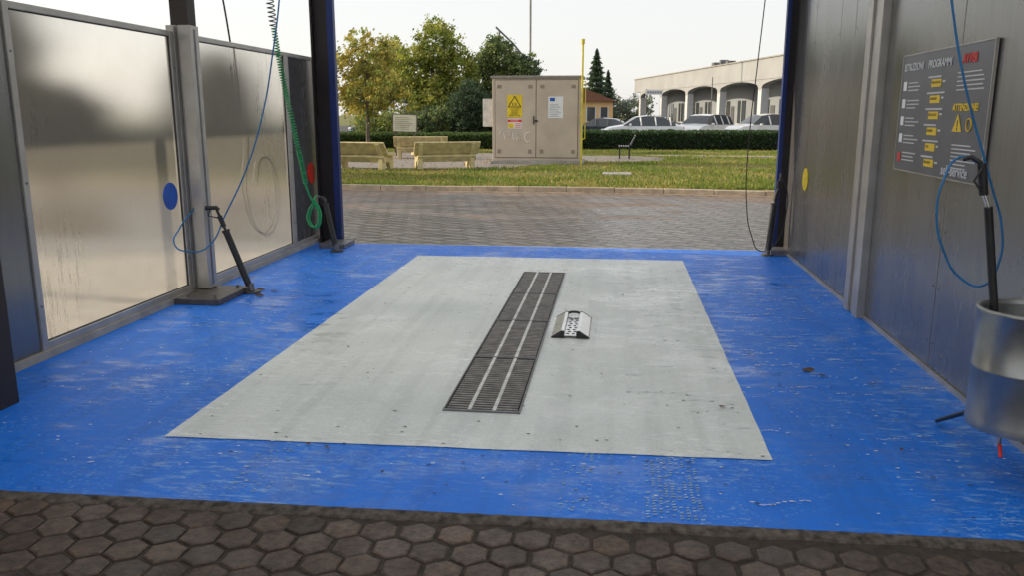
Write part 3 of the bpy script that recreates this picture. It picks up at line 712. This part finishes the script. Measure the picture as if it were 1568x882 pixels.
tube('graffiti_1',[(-3.38,yf-.028,.75+.1),(-3.34,yf-.028,1.12),(-3.24,yf-.028,.9),(-3.16,yf-.028,1.13),(-3.10,yf-.028,.82)],.013,gr,g)
tube('graffiti_2',[(-3.02,yf-.028,.80),(-2.95,yf-.028,1.08),(-2.88,yf-.028,.80),(-2.98,yf-.028,.92)],.013,gr,g)
tube('graffiti_3',[(-2.62,yf-.028,1.06),(-2.74,yf-.028,1.02),(-2.78,yf-.028,.88),(-2.70,yf-.028,.76),(-2.60,yf-.028,.80)],.013,gr,g)
tube('graffiti_4',[(-3.55,yf-.028,1.0),(-3.40,yf-.028,1.20),(-3.42,yf-.028,.95)],.010,gr,g)
g=grp('vent_pipe',(-.98,25.2,0))
tube('pipe',[(-1.03,25.25,.10),(-1.03,25.25,3.66)],.03,M['yellowp'],g)
tube('cap',[(-1.03,25.25,3.62),(-1.03,25.25,3.76)],.055,M['yellowp'],g)
tube('bracket',[(-1.03,25.25,2.55),(-.93,25.25,2.55),(-.93,25.25,.88),(-1.0,25.25,.86)],.018,M['yellowp'],g)
# ------------------------------------------------------------ benches
def bench(nm,x0,x1,y,z,rot=0,s=1):
    g=grp(nm,((x0+x1)/2,y,z)); L_=x1-x0
    def P2(poly,a,b,n):
        return prism(n,[(y+p[0]*s,z+p[1]*s) for p in poly],'X',a,b,M['conc'],g,bevel=.01)
    P2([(.02,.40),(.50,.37),(.50,.45),(.02,.48)],x0+.02,x1-.02,'seat')
    P2([(-.24,.74),(-.20,.77),(.04,.45),(0,.42)],x0,x1,'backrest')
    P2([(-.10,.36),(-.03,.40),(.12,.33),(.12,.25),(.0,.2)],x0+.1,x1-.1,'under_beam')
    for i,a in enumerate((x0+.12,x1-.26)):
        P2([(-.10,0),(.10,0),(.16,.20),(.30,.20),(.40,0),(.56,0),(.54,.38),(.06,.41),(-.17,.72),(-.25,.70),(-.06,.36)],a,a+.12,'leg_%d'%(i+1))
    g.rotation_euler=(0,0,rot)
    return g
bench('park_bench',-5.62,-3.76,22.9,.09,math.radians(24))
bench('park_bench',-8.0,-6.15,22.4,.09,math.radians(-14))
bench('park_bench',-7.6,-5.75,28.2,.09,math.radians(12))
g=grp('slatted_garden_bench',(.3,28.9,.1))
sl=[]
for i in range(5): sl.append((.10+i*.075,.15+i*.075,28.6,29.6,.50+i*.0,.53))
for i in range(5): sl.append((.50+i*.035,.53+i*.035,28.6,29.6,.56+i*.07,.61+i*.07))
boxes('slats',sl,M['dark'],g); boxes('legs',[(.12,.16,28.65,28.7,.1,.5),(.45,.49,28.65,28.7,.1,.55),(.12,.16,29.5,29.55,.1,.5),(.45,.49,29.5,29.55,.1,.55)],M['black'],g)
box('concrete_slab',-.32,.42,20.9,21.7,.07,.13,M['concg'],None,bevel=.01)
g=grp('information_board',(-7.72,30,0))
box('panel',-8.16,-7.29,29.97,30.0,.98,1.58,simple('info_panel_face',(.60,.60,.46),.6,0,.15,3),g)
boxes('text_lines',[(-8.08,-7.4-random.uniform(0,.2),29.962,29.968,1.05+i*.07,1.065+i*.07) for i in range(7)],simple('info_ink',(.25,.22,.15),.6),g)
boxes('frame',[(-8.19,-8.16,29.96,30.02,.95,1.61),(-7.29,-7.26,29.96,30.02,.95,1.61),(-8.16,-7.29,29.96,30.02,1.58,1.61),(-8.16,-7.29,29.96,30.02,.95,.98)],M['bark'],g)
boxes('posts',[(-8.1,-8.03,30.02,30.08,.08,1.5),(-7.42,-7.35,30.02,30.08,.08,1.5)],M['bark'],g)
g.rotation_euler=(0,math.radians(2),0)
g=grp('street_lamp',(-9.6,38.5,0)); tube('pole',[(-9.9,38.6,0),(-9.9,38.6,2.15)],.035,M['dark'],g)
tube('lamp_head',[(-9.9,38.6,2.1),(-9.9,38.6,2.22),(-9.9,38.6,2.26)],.14,M['dark'],g,radii=[.05,.2,.06]); tube('globe',[(-9.9,38.6,1.98),(-9.9,38.6,2.1)],.09,M['paper'],g)
g=grp('utility_mast',(-6.15,60,0)); tube('pole',[(-6.15,60,0),(-6.15,60,12.5)],.075,M['concg'],g)
g=grp('hoisting_crane',(-8.4,60,0))
tube('tower',[(-8.45,60,0),(-8.35,60,7.3)],.06,M['dark'],g); tube('jib',[(-8.6,60,7.6),(-7.4,60,6.5),(-6.3,60,5.2)],.07,M['dark'],g)
tube('stay',[(-8.35,60,7.1),(-7.1,60,5.95)],.02,M['dark'],g); tube('counter',[(-6.5,60,5.6),(-6.3,60,4.4)],.1,M['wpaint'],g)
# ------------------------------------------------------------ house
g=grp('rendered_house',(-1.8,75,0))
box('walls',-6.0,-.35,75,83,0,2.75,M['house'],g)
prism('roof',[(-6.4,2.7),(0,2.7),(-3.2,3.95)],'Y',74.6,83.4,M['tile'],g)
boxes('windows',[(-2.6,-1.9,74.97,74.99,1.0,2.2),(-1.4,-.8,74.97,74.99,1.0,2.2)],M['glassd'],g)
boxes('window_frames',[(-2.7,-2.6,74.96,74.99,.9,2.3),(-1.9,-1.8,74.96,74.99,.9,2.3),(-1.5,-1.4,74.96,74.99,.9,2.3),(-.8,-.7,74.96,74.99,.9,2.3)],M['wpaint'],g)
# ------------------------------------------------------------ white building with arcade
A=Vector((12.95,37.6,0)); B=Vector((1.76,87.6,0)); D=(B-A); LEN=D.length; D.normalize(); NRM=Vector((D.y,-D.x,0))
if NRM.x<0: NRM=-NRM
g=grp('white_office_building',(9,60,0))
def bp(s,d,z): p=A+D*s+NRM*d; return (p.x,p.y,z)
def obox(nm,s0,s1,d0,d1,z0,z1,m):
    return mesh(nm,[bp(s0,d0,z0),bp(s1,d0,z0),bp(s1,d1,z0),bp(s0,d1,z0),bp(s0,d0,z1),bp(s1,d0,z1),bp(s1,d1,z1),bp(s0,d1,z1)],BF,m,g)
obox('parapet_band',0,LEN,0,14,3.75,5.0,M['wall'])
obox('parapet_coping',-.05,LEN+.05,-.08,14.1,5.002,5.08,M['concg'])
obox('back_wall',0,LEN-.3,2.6,13.8,0,3.748,M['wall2'])
sp=7.7; cols_s=[LEN-2.2-sp*i for i in range(7)]
for i,s in enumerate(cols_s):
    obox('column_%d'%i,s-.28,s+.28,.05,.55,0,3.2,M['wpaint'])
for i in range(len(cols_s)-1):
    s1,s0=cols_s[i],cols_s[i+1]; vs=[];fs=[];K=16
    for j in range(K+1):
        t=j/K; s=s0+(s1-s0)*t
        z=3.2+.5*min(1,math.sin(math.pi*t))**.5 if 0<t<1 else 3.0
        for d in (.04,.5): vs+= [bp(s,d,z),bp(s,d,3.752)]
    for j in range(K):
        a=j*4; b=a+4; fs+=[(a,b,b+1,a+1),(a+2,a+3,b+3,b+2),(a,a+2,b+2,b)]
    mesh('arch_%d'%i,vs,fs,M['wall'],g)
for i in range(len(cols_s)-1):
    s=cols_s[i]-sp/2
    for k,o in enumerate((-1.9,1.4)):
        obox('window_%d_%d'%(i,k),s+o-.8,s+o+.8,2.56,2.59,.9,2.6,M['glassd'])
        obox('window_frame_%d_%d'%(i,k),s+o-.04,s+o+.04,2.54,2.555,.9,2.6,M['wpaint'])
        obox('window_sill_%d_%d'%(i,k),s+o-.9,s+o+.9,2.5,2.598,.82,.898,M['wpaint'])
    obox('door_%d'%i,s-.35,s+.35,2.56,2.595,0,2.2,M['dark'])
obox('roof_vent_1',30,30.6,1,1.6,5.08,5.5,M['dark']); obox('roof_vent_2',27,27.5,1,1.6,5.08,5.45,M['dark']); obox('roof_vent_3',28.5,28.8,1,1.6,5.08,5.6,M['dark'])
g=grp('hanging_shop_sign',(3,70,3)); box('board',2.3,3.7,70,70.1,3.15,3.55,M['paper'],g); tube('post',[(2.4,70.1,0),(2.4,70.1,3.6)],.05,M['dark'],g); boxes('lettering',[(2.45+i*.2,2.6+i*.2,69.98,69.995,3.27,3.43) for i in range(6)],M['wall2'],g)
g=grp('flag_pole',(6.6,50,0)); tube('pole',[(5.45,50,0),(5.45,50,3.7)],.03,M['dark'],g)
# ------------------------------------------------------------ cars
def car(nm,x,y,rot,pcol,L_=4.3,H=1.45,wagon=False,sc=1):
    g=grp(nm,(x,y,.07)); pm=paint('car_paint_'+nm,pcol)
    hw=.88
    if wagon: stn=[(-2.1,.62,.62,.70),(-2.02,.86,1.0,.74),(-1.75,.92,1.36,.66),(-1.0,.93,1.45,.64),(0,.93,1.47,.64),(.55,.93,1.40,.63),(1.12,.95,.97,.74),(1.75,.86,.88,.72),(2.08,.66,.70,.66),(2.16,.45,.46,.6)]
    else: stn=[(-2.1,.60,.62,.68),(-2.0,.86,.92,.74),(-1.6,.93,1.08,.72),(-.95,.93,1.40,.62),(-.2,.93,1.46,.62),(.35,.93,1.40,.62),(1.05,.95,.97,.74),(1.7,.85,.87,.72),(2.08,.64,.68,.66),(2.16,.45,.46,.6)]
    vs=[];fs=[];mi=[]
    for (sx,zb,zr,wr) in stn:
        w=hw*(1 if abs(sx)<1.9 else .9 if abs(sx)<2.1 else .82)
        zz=H/1.46
        ring=[(w*.93,.2),(w,.45),(w*.985,zb*zz),(wr,zr*zz if zr>zb else zb*zz+.01),(0,(zr if zr>zb else zb+.02)*zz+.03)]
        for yy,z_ in ring: vs.append((sx*L_/4.3,yy,z_))
        for yy,z_ in reversed(ring[:-1]): vs.append((sx*L_/4.3,-yy,z_))
    K=9
    for i in range(len(stn)-1):
        for j in range(K-1):
            fs.append((i*K+j,i*K+j+1,(i+1)*K+j+1,(i+1)*K+j))
            za=stn[i][2]-stn[i][1]; zb_=stn[i+1][2]-stn[i+1][1]; gl=0
            if j in (2,5) and max(za,zb_)>.2 and min(za,zb_)>=.0: gl=1
            if j in (3,4) and (max(za,zb_)>.35) and min(za,zb_)<.2: gl=1
            mi.append(gl)
    fs.append(tuple(range(K))[::-1]); mi.append(0); fs.append(tuple((len(stn)-1)*K+j for j in range(K))); mi.append(0)
    ct,sn=math.cos(rot),math.sin(rot)
    T=lambda p:(x+p[0]*ct-p[1]*sn,y+p[0]*sn+p[1]*ct,.07+p[2])
    o=mesh('body',[T(v) for v in vs],fs,[pm,M['glassd']],g,mi=mi,smooth=False)
    bv=o.modifiers.new('b','BEVEL'); bv.width=.05; bv.segments=3; bv.angle_limit=math.radians(12)
    for wi,(wx,wy) in enumerate(((1.33,.80),(1.33,-.80),(-1.3,.80),(-1.3,-.80))):
        s=1 if wy>0 else -1
        tube('wheel_%d'%(wi+1),[T((wx,wy-.1*s,.32)),T((wx,wy+.10*s,.32))],.32,M['black'],g)
        tube('rim_%d'%(wi+1),[T((wx,wy+.08*s,.32)),T((wx,wy+.112*s,.32))],.2,M['stain'],g)
    for k,px in enumerate((-1.35,-.6,.15)):
        for s in (1,-1): tube('pillar_%d'%k,[T((px*L_/4.3,s*hw*.985,.95*H/1.46)),T(((px+.03)*L_/4.3,s*.655,1.38*H/1.46))],.04,pm,g)
    for s in (1,-1):
        tube('mirror',[T((.75,s*.9,.98)),T((.75,s*1.02,1.0))],.07,pm,g)
        tube('headlight',[T((2.0,s*.62,.68)),T((2.11,s*.55,.66))],.08,M['paper'],g)
        tube('taillight',[T((-2.0,s*.70,.82)),T((-2.08,s*.66,.8))],.08,M['red'],g)
    return g
car('parked_car',1.35,45,math.radians(187),(.85,.86,.87),4.4,1.44)
car('parked_car',-.9,50,math.radians(170),(.03,.04,.06),4.2,1.3)
car('parked_car',4.9,48.0,math.radians(235),(.80,.81,.82),4.2,1.50,True)
car('parked_car',7.9,46.2,math.radians(200),(.85,.86,.87),4.3,1.52,True)
car('parked_car',-14.1,50,math.radians(200),(.03,.08,.2),4.2,1.5,True)
car('parked_car',-11.6,6.6,math.radians(80),(.75,.76,.76),4.3,1.4,True)
# ------------------------------------------------------------ light: hazy morning daylight
w=bpy.data.worlds.new('World'); S.world=w; w.use_nodes=True
nt=w.node_tree; bg=nt.nodes['Background']; sky=nt.nodes.new('ShaderNodeTexSky'); sky.sky_type='NISHITA'; sky.sun_disc=False
EL=math.radians(19); AZ=math.radians(-84)
sky.sun_elevation=EL; sky.sun_rotation=AZ; sky.dust_density=2.0; sky.air_density=1.0; sky.ozone_density=1.5
hz=mixc(nt,.70,sky.outputs[0],(7.75,7.6,7.45))
nt.links.new(hz,bg.inputs[0]); bg.inputs[1].default_value=.15
sd=bpy.data.lights.new('sun','SUN'); sd.energy=4.2; sd.angle=math.radians(.6); sd.color=(1,.84,.61)
so=bpy.data.objects.new('sun',sd); C.objects.link(so)
to=Vector((math.sin(AZ)*math.cos(EL),math.cos(AZ)*math.cos(EL),math.sin(EL)))
so.rotation_euler=to.to_track_quat('Z','Y').to_euler(); so.location=(-20,10,15)
# ------------------------------------------------------------ camera
cd=bpy.data.cameras.new('camera'); cd.sensor_width=36; cd.lens=28.93; cd.clip_end=3000; cd.clip_start=.05
co=bpy.data.objects.new('camera',cd); C.objects.link(co)
Mx=Matrix(((.9924,-.0256,.1206,0),(.1233,.2057,-.9708,0),(0,.9783,.2073,1.6),(0,0,0,1)))
co.matrix_world=Mx
S.camera=co
S.view_settings.view_transform='Standard'; S.view_settings.look='None'; S.view_settings.exposure=0
